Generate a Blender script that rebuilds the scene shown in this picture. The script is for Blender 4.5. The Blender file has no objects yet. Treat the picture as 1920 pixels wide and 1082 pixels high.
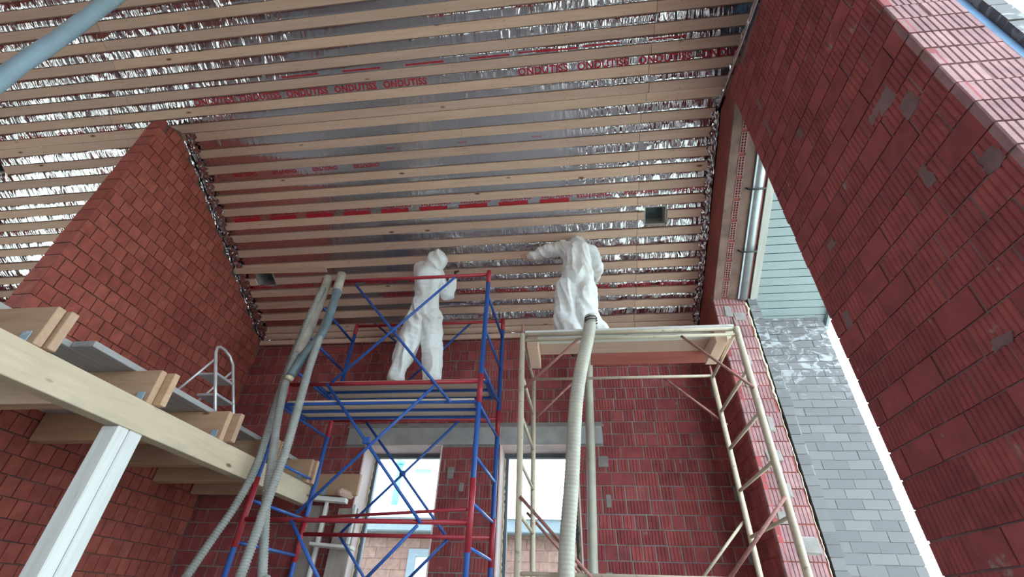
import bpy, bmesh, math, random
import numpy as np
from mathutils import Vector, Matrix, noise
random.seed(7); rng = np.random.RandomState(5)
S = bpy.context.scene
COL = S.collection
EYE = 1.6                      # eye height above the floor; everything is laid out relative to the eye, then lifted by EYE
V = Vector

# ------------------------------------------------------------------ camera
CX, CY = 960.0, 541.0
zc = V((48, -1202, 0)); yc = V((126, 627, 0))
FPX = math.sqrt(-(zc.x*yc.x + zc.y*yc.y))
zc.z = FPX; yc.z = FPX
zc.normalize(); yc.normalize()
xc = yc.cross(-zc); xc.normalize()
if xc.x < 0: xc = -xc
ROT = Matrix((xc, yc, zc))     # camera axes (right, down, forward) -> world
cam_d = bpy.data.cameras.new('camera'); cam = bpy.data.objects.new('camera', cam_d); COL.objects.link(cam)
cam_d.sensor_width = 36.0; cam_d.lens = FPX/1920*36.0; cam_d.clip_start = 0.05
cam.matrix_world = (ROT @ Matrix(((1,0,0),(0,-1,0),(0,0,-1)))).to_4x4()
S.camera = cam
# ------------------------------------------------------------------ world, light, exposure
W = bpy.data.worlds.new('sky'); S.world = W; W.use_nodes = True
bg = W.node_tree.nodes['Background']
bg.inputs[0].default_value = (0.72, 0.89, 1.0, 1); bg.inputs[1].default_value = 2.6
S.view_settings.view_transform = 'Standard'; S.view_settings.look = 'None'
S.view_settings.exposure = 1.98; S.view_settings.gamma = 1.0; S.view_settings.use_curve_mapping = False
S.cycles.use_denoising = True
S.cycles.max_bounces = 10; S.cycles.diffuse_bounces = 6; S.cycles.glossy_bounces = 4; S.cycles.transparent_max_bounces = 12
S.cycles.sample_clamp_indirect = 8.0
def portal(x, y, z, sx, sy, rot):
    l = bpy.data.lights.new('sky_portal', 'AREA'); l.shape = 'RECTANGLE'; l.size = sx; l.size_y = sy
    l.cycles.is_portal = True
    o = bpy.data.objects.new('sky_portal', l); COL.objects.link(o); o.location = (x, y, z); o.rotation_euler = rot
H = math.pi/2
portal(2.45, 3.93, 1.0, 5.4, 2.2, (0, H, 0))        # far side opening
portal(2.45, -0.1, 1.3, 5.6, 2.9, (0, H, 0))        # near side opening
portal(-9.85, 1.75, 1.8, 2.6, 5.3, (0, -H, 0))       # left side opening, put in unseen for the foil to reflect
portal(-2.0, -6.45, -0.2, 2.4, 2.8, (H, 0, 0))       # opening behind the viewer

# ------------------------------------------------------------------ helpers: pixels of the frame -> points
def ray(px, py):
    return (ROT @ V((px-CX, py-CY, FPX))).normalized()
def at(px, py, Y):
    r = ray(px, py); return r*(Y/r.y)
def atx(px, py, X):
    r = ray(px, py); return r*(X/r.x)
def atz(px, py, Z):
    r = ray(px, py); return r*(Z/r.z)
def proj(p):
    c = ROT.transposed() @ V(p)
    if c.z <= 0.05: return None
    return CX+FPX*c.x/c.z, CY+FPX*c.y/c.z

D = 5.73; SL = 0.545; HY = math.hypot(1, SL); Z0 = 0.588*D
CN = V((0, -SL, -1)).normalized()
def ceil_z(y): return Z0 + SL*(D-y)
def C(x, L, off=0.0):          # a point of the sloped ceiling, L metres up the slope from the back wall; off = below it
    return V((x, D-L/HY, Z0+SL*L/HY)) + CN*off

# ------------------------------------------------------------------ helpers: objects
WL = {}                        # laid-out position of each parent
def link(o, name, parent, origin, rot=None):
    if parent is not None:
        o.parent = parent; loc = origin - WL[parent.name_full] if parent.name_full in WL else origin
    else: loc = origin
    m = Matrix.Translation(loc)
    if rot is not None: m = m @ rot.to_4x4()
    o.matrix_basis = m
    COL.objects.link(o)
    WL[o.name_full] = origin.copy()
    return o
def tag(o, label=None, cat=None, group=None, kind=None):
    if label: o['label'] = label
    if cat: o['category'] = cat
    if group: o['group'] = group
    if kind: o['kind'] = kind
    return o
def empty(name, loc):
    o = bpy.data.objects.new(name, None); o.empty_display_size = 0.1
    return link(o, name, None, V(loc))
def smooth(me, on=True):
    me.polygons.foreach_set('use_smooth', [on]*len(me.polygons))
def obj(name, bm, mat, parent=None, sm=False):
    """one mesh object from a bmesh in laid-out coordinates; its origin goes to its base"""
    co = [v.co for v in bm.verts]
    lo = V((min(c.x for c in co), min(c.y for c in co), min(c.z for c in co)))
    hi = V((max(c.x for c in co), max(c.y for c in co), max(c.z for c in co)))
    org = V(((lo.x+hi.x)/2, (lo.y+hi.y)/2, lo.z))
    bmesh.ops.translate(bm, verts=bm.verts, vec=-org)
    me = bpy.data.meshes.new(name); bm.to_mesh(me); bm.free()
    me.materials.append(mat)
    if sm: smooth(me)
    return link(bpy.data.objects.new(name, me), name, parent, org)
def box(bm, lo, hi, mtx=None):
    vs = [bm.verts.new((x, y, z)) for x in (lo[0], hi[0]) for y in (lo[1], hi[1]) for z in (lo[2], hi[2])]
    for f in ((0,1,3,2), (4,6,7,5), (0,4,5,1), (2,3,7,6), (0,2,6,4), (1,5,7,3)):
        bm.faces.new([vs[i] for i in f])
    if mtx is not None: bmesh.ops.transform(bm, matrix=mtx, verts=vs)
    return vs
def bev(bm, w=0.004, seg=1):
    bmesh.ops.bevel(bm, geom=list(bm.edges), offset=w, segments=seg, affect='EDGES', profile=0.5)
def frame_of(p0, p1, up=V((0,0,1))):
    x = (p1-p0).normalized()
    if abs(x.dot(up)) > 0.98: up = V((0,1,0))
    y = up.cross(x).normalized(); z = x.cross(y)
    return Matrix((x, y, z)).transposed()
def timber(name, p0, p1, w, h, mat, parent=None, up=V((0,0,1)), bevel=0.004):
    """a sawn piece from p0 to p1 (centre line), w across, h along up; local X runs along it"""
    p0, p1 = V(p0), V(p1); R = frame_of(p0, p1, up); L = (p1-p0).length
    bm = bmesh.new(); box(bm, (-L/2, -w/2, -h/2), (L/2, w/2, h/2))
    if bevel: bev(bm, bevel)
    me = bpy.data.meshes.new(name); bm.to_mesh(me); bm.free(); me.materials.append(mat)
    return link(bpy.data.objects.new(name, me), name, parent, (p0+p1)/2, R)
def bx(name, lo, hi, mat, parent=None, bevel=0.0):
    bm = bmesh.new(); box(bm, lo, hi)
    if bevel: bev(bm, bevel)
    return obj(name, bm, mat, parent)
def tube_bm(bm, pts, rad, n=10, caps=True):
    pts = [V(p) for p in pts]; rings = []
    t0 = (pts[1]-pts[0]).normalized()
    nrm = t0.orthogonal().normalized()
    for i, p in enumerate(pts):
        t = (pts[min(i+1, len(pts)-1)]-pts[max(i-1, 0)]).normalized()
        nrm = (nrm - t*nrm.dot(t)).normalized(); b = t.cross(nrm)
        r = rad[i] if hasattr(rad, '__len__') else rad
        rings.append([bm.verts.new(p+(nrm*math.cos(a)+b*math.sin(a))*r) for a in [2*math.pi*k/n for k in range(n)]])
    for i in range(len(rings)-1):
        for k in range(n):
            bm.faces.new((rings[i][k], rings[i][(k+1) % n], rings[i+1][(k+1) % n], rings[i+1][k]))
    if caps:
        bm.faces.new(rings[0][::-1]); bm.faces.new(rings[-1])
def tube(name, pts, rad, mat, parent=None, n=10, sm=True):
    bm = bmesh.new(); tube_bm(bm, pts, rad, n)
    return obj(name, bm, mat, parent, sm)
def spline(pts, n=16):
    """Catmull-Rom through pts"""
    P = [V(p) for p in pts]; P = [P[0]*2-P[1]] + P + [P[-1]*2-P[-2]]; out = []
    for i in range(1, len(P)-2):
        a, b, c, d = P[i-1:i+3]
        for k in range(n):
            t = k/n
            out.append(0.5*((2*b)+(c-a)*t+(2*a-5*b+4*c-d)*t*t+(3*b-a-3*c+d)*t**3))
    out.append(P[-2]); return out

# ------------------------------------------------------------------ materials
def new_mat(name):
    m = bpy.data.materials.new(name); m.use_nodes = True
    nt = m.node_tree; b = nt.nodes['Principled BSDF']
    return m, nt, b
def nd(nt, t, **kw):
    n = nt.nodes.new(t)
    for k, v in kw.items():
        if k in ('operation', 'blend_type', 'data_type', 'feature', 'noise_dimensions'): setattr(n, k, v)
        else: n.inputs[k].default_value = v
    return n
def ramp(nt, fac, stops):
    r = nt.nodes.new('ShaderNodeValToRGB'); e = r.color_ramp.elements
    while len(e) < len(stops): e.new(0.5)
    for i, (p, c) in enumerate(stops):
        e[i].position = p; e[i].color = (*c, 1) if len(c) == 3 else c
    nt.links.new(fac, r.inputs[0]); return r.outputs[0]
def mix(nt, fac, a, b, mode='MIX'):
    m = nt.nodes.new('ShaderNodeMix'); m.data_type = 'RGBA'; m.blend_type = mode
    for s, v in ((0, fac), (6, a), (7, b)):
        if isinstance(v, (int, float)): m.inputs[s].default_value = v
        elif isinstance(v, tuple): m.inputs[s].default_value = (*v, 1)
        else: nt.links.new(v, m.inputs[s])
    return m.outputs[2]
def bump(nt, b, h, strength, dist=0.01):
    n = nt.nodes.new('ShaderNodeBump'); n.inputs['Strength'].default_value = strength; n.inputs['Distance'].default_value = dist
    nt.links.new(h, n.inputs['Height']); nt.links.new(n.outputs[0], b.inputs['Normal'])
def rnd(nt):
    """a random value per object and per loose piece"""
    o = nt.nodes.new('ShaderNodeObjectInfo'); g = nt.nodes.new('ShaderNodeNewGeometry')
    a = nd(nt, 'ShaderNodeMath', operation='ADD'); nt.links.new(o.outputs['Random'], a.inputs[0]); nt.links.new(g.outputs['Random Per Island'], a.inputs[1])
    f = nd(nt, 'ShaderNodeMath', operation='FRACT'); nt.links.new(a.outputs[0], f.inputs[0])
    return f.outputs[0]
def pos(nt, scale=(1, 1, 1)):
    g = nt.nodes.new('ShaderNodeNewGeometry'); m = nt.nodes.new('ShaderNodeMapping'); m.inputs['Scale'].default_value = scale
    nt.links.new(g.outputs['Position'], m.inputs[0]); return m.outputs[0]
def objco(nt, scale=(1, 1, 1), jitter=0.0):
    t = nt.nodes.new('ShaderNodeTexCoord'); m = nt.nodes.new('ShaderNodeMapping'); m.inputs['Scale'].default_value = scale
    nt.links.new(t.outputs['Object'], m.inputs[0])
    if not jitter: return m.outputs[0]
    r = rnd(nt); v = nd(nt, 'ShaderNodeVectorMath', operation='ADD')
    k = nd(nt, 'ShaderNodeMath', operation='MULTIPLY'); k.inputs[1].default_value = jitter; nt.links.new(r, k.inputs[0])
    nt.links.new(m.outputs[0], v.inputs[0]); nt.links.new(k.outputs[0], v.inputs[1]); return v.outputs[0]
def tex(nt, vec, scale, detail=4, rough=0.55, dist=0.0):
    n = nd(nt, 'ShaderNodeTexNoise', Scale=scale, Detail=detail, Roughness=rough, Distortion=dist); nt.links.new(vec, n.inputs['Vector']); return n.outputs['Fac']

def brick_mat(name, lo, mid, hi, smear=(0.30, 0.27, 0.25), smear_at=0.66, rough=0.88):
    m, nt, b = new_mat(name)
    c = ramp(nt, rnd(nt), [(0.0, lo), (0.5, mid), (1.0, hi)])
    p = pos(nt)
    c = mix(nt, 0.55, c, ramp(nt, tex(nt, p, 9, 5), [(0.25, (0.35, 0.33, 0.33)), (0.7, (1.15, 1.1, 1.1))]), 'MULTIPLY')
    c = mix(nt, ramp(nt, tex(nt, p, 5.3, 6, 0.65), [(smear_at, (0, 0, 0)), (smear_at+0.06, (0.65, 0.65, 0.65))]), c, smear)
    nt.links.new(c, b.inputs['Base Color']); b.inputs['Roughness'].default_value = rough
    bump(nt, b, tex(nt, p, 60, 4), 0.35, 0.004)
    return m
M = {}
M['brick'] = brick_mat('red_ceramic', (0.25, 0.048, 0.052), (0.30, 0.060, 0.062), (0.35, 0.075, 0.072))
M['brick_left'] = brick_mat('red_ceramic_plain', (0.34, 0.078, 0.058), (0.385, 0.094, 0.068), (0.43, 0.115, 0.082), smear_at=0.74)
M['brick_jamb'] = brick_mat('red_ceramic_skylit', (0.27, 0.14, 0.145), (0.31, 0.165, 0.17), (0.35, 0.195, 0.195), smear_at=0.70)  # paler copy of the brick, sky light on the jambs put into colour
def plain(name, col, rough=0.8, metal=0.0, var=0.25, scale=6, bumpk=0.2, bs=40, jitter=3.0):
    m, nt, b = new_mat(name); p = objco(nt, (1, 1, 1), jitter)
    lo = tuple(c*(1-var) for c in col); hi = tuple(min(1, c*(1+var)) for c in col)
    c = ramp(nt, tex(nt, p, scale, 6, 0.6), [(0.3, lo), (0.7, hi)])
    nt.links.new(c, b.inputs['Base Color']); b.inputs['Roughness'].default_value = rough; b.inputs['Metallic'].default_value = metal
    if bumpk: bump(nt, b, tex(nt, p, bs, 4), bumpk, 0.004)
    return m
M['mortar'] = plain('mortar', (0.24, 0.215, 0.20), 0.95, bumpk=0.5, bs=30)
M['mortar_dark'] = plain('mortar_dark', (0.21, 0.13, 0.12), 0.95, bumpk=0.5, bs=30)
M['plaster_red'] = plain('red_wash', (0.24, 0.055, 0.045), 0.9, var=0.3, scale=3)
M['concrete'] = plain('concrete', (0.36, 0.35, 0.34), 0.9, var=0.2, scale=4)
M['soffit_brown'] = plain('brown_board', (0.17, 0.10, 0.085), 0.85, var=0.35, scale=5)
M['floor'] = plain('dusty_screed', (0.24, 0.205, 0.19), 0.95, var=0.15, scale=1.5)
M['reveal'] = plain('pale_reveal', (0.74, 0.60, 0.58), 0.9, var=0.1, scale=4)
M['mortar_wash'] = plain('mortar_wash', (0.19, 0.105, 0.105), 0.95, var=.35, scale=3, bumpk=0.4, bs=30)
M['mortar_deep'] = plain('mortar_deep', (0.14, 0.075, 0.065), 0.95, bumpk=0.4, bs=30)
M['dark'] = plain('painted_shade', (0.03, 0.028, 0.03), 0.9, bumpk=0)  # near-black that puts the shade of gaps and holes into colour
M['foam'] = plain('mounting_foam', (0.62, 0.52, 0.36), 0.8, var=0.3, scale=20, bumpk=0.6, bs=25)
M['frame'] = plain('dark_window_frame', (0.10, 0.12, 0.14), 0.45, var=0.1, bumpk=0)
M['grey_metal'] = plain('zinc', (0.42, 0.46, 0.50), 0.42, 0.6, var=0.15, scale=12, bumpk=0.05)
M['alu'] = plain('aluminium', (0.66, 0.66, 0.68), 0.38, 0.55, var=0.08, scale=10, bumpk=0.03)
M['black'] = plain('black_rubber', (0.025, 0.025, 0.028), 0.6, bumpk=0.1)
M['outside_ground'] = plain('outside_ground', (0.36, 0.37, 0.30), 0.95, var=0.3, scale=0.6)
def grey_brick():
    m, nt, b = new_mat('grey_facing_brick')
    c = ramp(nt, rnd(nt), [(0.0, (0.100, 0.095, 0.098)), (0.6, (0.118, 0.112, 0.113)), (1.0, (0.136, 0.130, 0.130))])
    p = pos(nt, (1, 1, 1.6))
    n = tex(nt, p, 6.5, 6, 0.62, 1.4)
    s = nt.nodes.new('ShaderNodeSeparateXYZ'); g = nt.nodes.new('ShaderNodeNewGeometry'); nt.links.new(g.outputs['Position'], s.inputs[0])
    band = nd(nt, 'ShaderNodeMapRange'); band.inputs[1].default_value = 3.6; band.inputs[2].default_value = 4.15; nt.links.new(s.outputs['Z'], band.inputs[0])
    f = nd(nt, 'ShaderNodeMath', operation='MULTIPLY'); nt.links.new(ramp(nt, n, [(0.52, (0, 0, 0)), (0.60, (1, 1, 1))]), f.inputs[0]); nt.links.new(band.outputs[0], f.inputs[1])
    c = mix(nt, f.outputs[0], c, (0.27, 0.275, 0.285))     # lime bloom under the eaves
    nt.links.new(c, b.inputs['Base Color']); b.inputs['Roughness'].default_value = 0.8
    bump(nt, b, tex(nt, p, 70, 3), 0.2, 0.003); return m
M['grey_brick'] = grey_brick()
M['siding'] = plain('grey_siding', (0.24, 0.285, 0.30), 0.5, var=0.06, scale=2, bumpk=0.02)
def wood(name, lo, hi, knot=(0.16, 0.08, 0.04), ring=10.0, knots=True, stain=None):
    m, nt, b = new_mat(name)
    p = objco(nt, (0.9, 12, 12), 37.0)
    n = tex(nt, p, 1.6, 5, 0.6, 0.8)
    c = ramp(nt, n, [(0.28, lo), (0.72, hi)])
    tint = ramp(nt, rnd(nt), [(0, (0.84, 0.83, 0.84)), (1, (1.08, 1.05, 1.0))])
    c = mix(nt, 1.0, c, tint, 'MULTIPLY')
    if stain: c = mix(nt, ramp(nt, tex(nt, objco(nt, (1, 2, 2), 11.0), 2.2, 5), [(0.50, (0, 0, 0)), (0.72, (0.75, 0.75, 0.75))]), c, stain)
    if knots:
        v = nd(nt, 'ShaderNodeTexVoronoi', Scale=1.0); nt.links.new(objco(nt, (2.1, 5.5, 5.5), 53.0), v.inputs['Vector'])
        k = ramp(nt, v.outputs['Distance'], [(0.045, (1, 1, 1)), (0.10, (0, 0, 0))])
        c = mix(nt, k, c, knot)
    nt.links.new(c, b.inputs['Base Color']); b.inputs['Roughness'].default_value = 0.75
    bump(nt, b, n, 0.15, 0.004); return m
M['pine'] = wood('sawn_pine', (0.63, 0.43, 0.335), (0.76, 0.55, 0.44))
M['beam'] = wood('pale_glulam', (0.43, 0.345, 0.245), (0.53, 0.435, 0.325), stain=(0.33, 0.285, 0.23))
M['joist'] = wood('joist_pine', (0.42, 0.26, 0.16), (0.54, 0.36, 0.24))
M['oldwood'] = wood('weathered_board', (0.30, 0.29, 0.28), (0.46, 0.45, 0.44), knots=False)
M['whitewood'] = wood('whitened_timber', (0.60, 0.60, 0.57), (0.74, 0.75, 0.72), knot=(0.42, 0.36, 0.28))
M['greywood'] = wood('grey_brown_timber', (0.33, 0.28, 0.24), (0.47, 0.41, 0.36))
M['ply'] = wood('deck_plywood', (0.62, 0.48, 0.38), (0.72, 0.58, 0.47), knots=False)
M['redply'] = wood('red_film_plywood', (0.42, 0.12, 0.10), (0.52, 0.17, 0.14), knots=False)
def paint(name, col, wear=(0.35, 0.30, 0.27), at_=0.64, rough=0.45, sc=16):
    m, nt, b = new_mat(name); p = objco(nt, (1, 1, 1), 9.0)
    c = mix(nt, ramp(nt, tex(nt, p, sc, 6, 0.7), [(at_, (0, 0, 0)), (at_+0.08, (0.85, 0.85, 0.85))]), mix(nt, tex(nt, p, 5, 3), tuple(c*0.75 for c in col), tuple(min(1, c*1.2) for c in col)), wear)
    nt.links.new(c, b.inputs['Base Color']); b.inputs['Roughness'].default_value = rough; return m
M['blue'] = paint('blue_enamel', (0.018, 0.085, 0.34))
M['red'] = paint('red_enamel', (0.36, 0.022, 0.035), wear=(0.25, 0.12, 0.12))
M['cream'] = paint('dusty_cream_paint', (0.52, 0.44, 0.33), wear=(0.26, 0.20, 0.16), at_=0.58, rough=0.75)
M['rust'] = paint('rusty_brace', (0.30, 0.13, 0.11), wear=(0.42, 0.33, 0.28), at_=0.56, rough=0.8)
M['paleblue'] = paint('scuffed_grey_blue', (0.30, 0.42, 0.50), wear=(0.52, 0.60, 0.66), at_=0.62, rough=0.6, sc=7)
M['hose'] = plain('corrugated_hose', (0.28, 0.28, 0.26), 0.6, var=0.18, scale=7, bumpk=0)
M['hose_cream'] = plain('cream_hose', (0.42, 0.40, 0.33), 0.6, var=0.15, scale=5, bumpk=0)
M['hose_dark'] = plain('dark_sleeve', (0.11, 0.15, 0.17), 0.5, var=0.4, scale=8, bumpk=0.25, bs=14)
M['hose_tan'] = plain('dusty_sleeve', (0.36, 0.32, 0.27), 0.8, var=0.25, scale=8, bumpk=0.2)
def suit(name, dust):
    m, nt, b = new_mat(name); p = objco(nt)
    c = mix(nt, ramp(nt, tex(nt, p, 3.2, 5, 0.6), [(0.45, (0, 0, 0)), (0.70, (dust, dust, dust))]), (0.80, 0.82, 0.82), (0.56, 0.47, 0.40))
    nt.links.new(c, b.inputs['Base Color']); b.inputs['Roughness'].default_value = 0.65
    bump(nt, b, tex(nt, objco(nt, (1, 1, .3)), 14, 4, 0.6, 1.0), 0.4, 0.014); return m
M['suit'] = suit('white_coverall', 0.45); M['suit_dusty'] = suit('dusty_white_coverall', 0.8)
M['skin'] = plain('skin', (0.58, 0.37, 0.28), 0.6, var=0.06, bumpk=0)
M['print'] = plain('red_print', (0.45, 0.02, 0.035), 0.5, var=0.1, bumpk=0)
def foil():
    m, nt, b = new_mat('foil_membrane')
    b.inputs['Metallic'].default_value = 1.0; b.inputs['Base Color'].default_value = (0.56, 0.56, 0.59, 1); b.inputs['Roughness'].default_value = 0.15
    t = nt.nodes.new('ShaderNodeTexCoord'); mp = nt.nodes.new('ShaderNodeMapping'); mp.inputs['Scale'].default_value = (1.25, 0.28, 0.28); mp.inputs['Rotation'].default_value = (0, 0, .5); nt.links.new(t.outputs['Object'], mp.inputs[0])
    n1 = tex(nt, mp.outputs[0], 6, 2, 0.45, 1.5); n2 = tex(nt, mp.outputs[0], 15, 2, 0.5, 1.2)
    a = nt.nodes.new('ShaderNodeAttribute'); a.attribute_name = 'crease'
    s = nd(nt, 'ShaderNodeMath', operation='MULTIPLY_ADD'); s.inputs[1].default_value = 0.3; nt.links.new(n2, s.inputs[0]); nt.links.new(n1, s.inputs[2])
    bn = nt.nodes.new('ShaderNodeBump'); bn.inputs['Distance'].default_value = 0.03; nt.links.new(s.outputs[0], bn.inputs['Height'])
    st = nd(nt, 'ShaderNodeMath', operation='MULTIPLY_ADD'); st.inputs[1].default_value = 0.70; st.inputs[2].default_value = 0.05; nt.links.new(a.outputs['Fac'], st.inputs[0])
    nt.links.new(st.outputs[0], bn.inputs['Strength']); nt.links.new(bn.outputs[0], b.inputs['Normal']); return m
M['foil'] = foil()
def glass():
    m, nt, b = new_mat('window_glass'); o = nt.nodes['Material Output']
    t = nt.nodes.new('ShaderNodeBsdfTransparent'); g = nt.nodes.new('ShaderNodeBsdfGlossy'); g.inputs['Roughness'].default_value = 0.02
    f = nt.nodes.new('ShaderNodeFresnel'); f.inputs['IOR'].default_value = 1.45; x = nt.nodes.new('ShaderNodeMixShader')
    t.inputs[0].default_value = (0.95, 0.98, 0.98, 1)
    nt.links.new(f.outputs[0], x.inputs[0]); nt.links.new(t.outputs[0], x.inputs[1]); nt.links.new(g.outputs[0], x.inputs[2]); nt.links.new(x.outputs[0], o.inputs[0]); return m
M['glass'] = glass()
M['nb_brick'] = brick_mat('pale_peach_brick', (0.19, 0.105, 0.085), (0.215, 0.120, 0.095), (0.24, 0.14, 0.112), smear_at=0.9)
M['nb_roof'] = plain('pale_metal_roof', (0.62, 0.66, 0.68), 0.5, var=0.05, scale=2, bumpk=0)
M['nb_grey'] = plain('grey_fascia', (0.15, 0.18, 0.21), 0.6, var=0.06, bumpk=0)
M['teal'] = plain('teal_flue', (0.12, 0.36, 0.36), 0.5, var=0.1, bumpk=0)

# ------------------------------------------------------------------ masonry
UP = V((0, 0, 1)); MESH = {}
def brick_mesh(l, h, ribs, mat, depth=0.045):
    key = (round(l, 2), round(h, 3), ribs, mat.name)
    if key in MESH: return MESH[key]
    l = key[0]; xs = [(-l/2, 0.0), (l/2, 0.0)]
    if ribs:
        k = max(1, int(round(l/0.036))); xs = []
        for i in range(k):
            a = -l/2+l*i/k; w = l/k
            xs += [(a, 0.007), (a+w*0.16, 0.0), (a+w*0.84, 0.0)]
        xs.append((l/2, 0.007))
    v = []; f = []
    for x, y in xs: v += [(x, y, -h/2), (x, y, h/2)]
    n = len(xs)
    for i in range(n-1): f.append((2*i, 2*i+2, 2*i+3, 2*i+1))
    b0 = len(v); v += [(-l/2, depth, -h/2), (-l/2, depth, h/2), (l/2, depth, -h/2), (l/2, depth, h/2)]
    f.append((b0, 0, 1, b0+1)); f.append((2*n-2, b0+2, b0+3, 2*n-1))
    f.append([b0+1]+[2*i+1 for i in range(n)]+[b0+3]); f.append(([b0]+[2*i for i in range(n)]+[b0+2])[::-1])
    me = bpy.data.meshes.new('brick'); me.from_pydata(v, [], f); me.materials.append(mat); me.update()
    MESH[key] = me; return me
def masonry(parent, N, base, free, z0, z1, mat, pitch=0.15, joint=0.012, lens=(0.25,), ribs=True, limit=300, jit=0.003, bond=0.5, rough_prob=1.0, name='brick'):
    """courses of bricks on a plane with outward normal N through base; free(zlo, zhi) lists the stretches u0..u1 to fill"""
    Yl = -N; U = Yl.cross(UP)          # local x, so that x, y(into the wall), z is right-handed
    R = Matrix((U, Yl, UP)).transposed()
    out = []; i = 0; z = z0
    while z < z1:
        h = pitch-joint; L = lens[i % len(lens)]
        for a, b in free(z, z+h):
            u = a - (L+joint)*(bond if (i//len(lens) if len(lens) > 1 else i) % 2 else 0.0) - random.uniform(0, 0.02)
            while u < b-0.02:
                e = min(u+L, b); s = max(u, a)
                if e-s > 0.03: out.append((s, e, z+h/2, h))
                u += L+joint
        z += pitch; i += 1
    sc = []
    for s, e, zz, h in out:
        c = base+U*((s+e)/2)+UP*zz; q = proj(c); w = 0
        if q and -60 < q[0] < 1980 and -60 < q[1] < 1140:
            w = (e-s)*abs(N.dot(c.normalized()))/c.length_squared
        sc.append(w)
    order = sorted(range(len(out)), key=lambda k: -sc[k]); keep = set(k for k in order[:limit] if sc[k] > 0)
    sv = []; sf = []
    for k, (s, e, zz, h) in enumerate(out):
        rb = ribs and random.random() < rough_prob
        me = brick_mesh(e-s, h, rb, mat)
        loc = base+U*((s+e)/2)+UP*(zz+random.uniform(-.002, .002))+N*random.uniform(-jit, jit)
        rot = R @ Matrix.Rotation(random.uniform(-.006, .006), 3, 'Y')
        if k in keep:
            link(bpy.data.objects.new(name, me), name, parent, loc, rot)
        else:
            o = len(sv); sv += [rot @ v.co + loc for v in me.vertices]; sf += [[o+q for q in p.vertices] for p in me.polygons]
    if sv:
        org = WL[parent.name_full]
        me = bpy.data.meshes.new(name+'work'); me.from_pydata([tuple(v-org) for v in sv], [], sf); me.materials.append(mat); me.update()
        o = link(bpy.data.objects.new(name+'work', me), name+'work', parent, org.copy()); o['kind'] = 'stuff'
def uaxis(N): return (-N).cross(UP)
def struct(name, bm, mat, parent=None):
    o = obj(name, bm, mat, parent); o['kind'] = 'structure'; return o

# floor, ground
bm = bmesh.new(); box(bm, (-9.8, -6.2, -1.8), (2.31, D+0.4, -1.6)); struct('floor', bm, M['floor'])
bm = bmesh.new(); box(bm, (-60, -60, -1.95), (60, 70, -1.81)); struct('ground', bm, M['outside_ground'])

# ---------------- back wall with two windows
XL, XR = -4.67, 1.80; TK = 0.37
W1 = (-2.63, -1.615); W2 = (-0.88, 0.075); WT = 1.77; WB = -1.5; MR = 0.008  # window bottoms dropped out of view to brighten the floor
LX = (-2.90, 0.376); LZ = (1.77, 1.985)
bm = bmesh.new()
for a, b, c, d in ((-9.8, W1[0], -1.6, WT), (W1[1], W2[0], -1.6, WT), (W2[1], XR+0.5, -1.6, WT), (W1[0], W1[1], -1.6, WB), (W2[0], W2[1], -1.6, WB), (-9.8, XR+0.5, WT, 3.50)):
    box(bm, (a, D+MR, c), (b, D+TK, d))
wall_back = struct('wall_back', bm, M['mortar'])
def free_back(z0, z1):
    ys = [(XL, XR)]
    def cut(ys, a, b):
        o = []
        for s, e in ys:
            if b <= s or a >= e: o.append((s, e)); continue
            if a > s: o.append((s, a))
            if b < e: o.append((b, e))
        return o
    if z0 < WT and z1 > WB:
        ys = cut(ys, W1[0], W1[1]); ys = cut(ys, W2[0], W2[1])
    if z1 > LZ[0]+.01 and z0 < LZ[1]: ys = cut(ys, LX[0]-.012, LX[1]+.012)
    return ys
masonry(wall_back, V((0, -1, 0)), V((0, D, 0)), free_back, -0.20, 3.33, M['brick'], lens=(0.25, 0.12), rough_prob=0.8)
bm = bmesh.new(); box(bm, (LX[0], D-0.008, LZ[0]), (-1.22, D+TK-.01, LZ[1])); bev(bm, .005); o = obj('lintel', bm, M['concrete'], wall_back)
bm = bmesh.new(); box(bm, (-1.20, D-0.012, LZ[0]), (LX[1], D+TK-.01, LZ[1]+.004)); bev(bm, .005); obj('lintel', bm, M['concrete'], wall_back)
bm = bmesh.new(); box(bm, (LX[0]-.03, D-0.004, LZ[1]), (LX[1]+.03, D+.02, LZ[1]+.03)); obj('mortar_bed', bm, M['mortar'], wall_back)
for (a, b, c, d) in ((0.30, 0.42, 1.50, 1.63), (0.36, 0.42, 1.06, 1.20), (0.30, 0.37, 0.30, 0.44), (-1.52, -1.44, 1.36, 1.50), (-1.36, -1.30, 1.22, 1.32)):
    bm = bmesh.new(); box(bm, (a, D-.006, c), (b, D+.02, d)); bev(bm, .006); obj('mortar_patch', bm, M['mortar'], wall_back)
YF = 6.06
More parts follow.
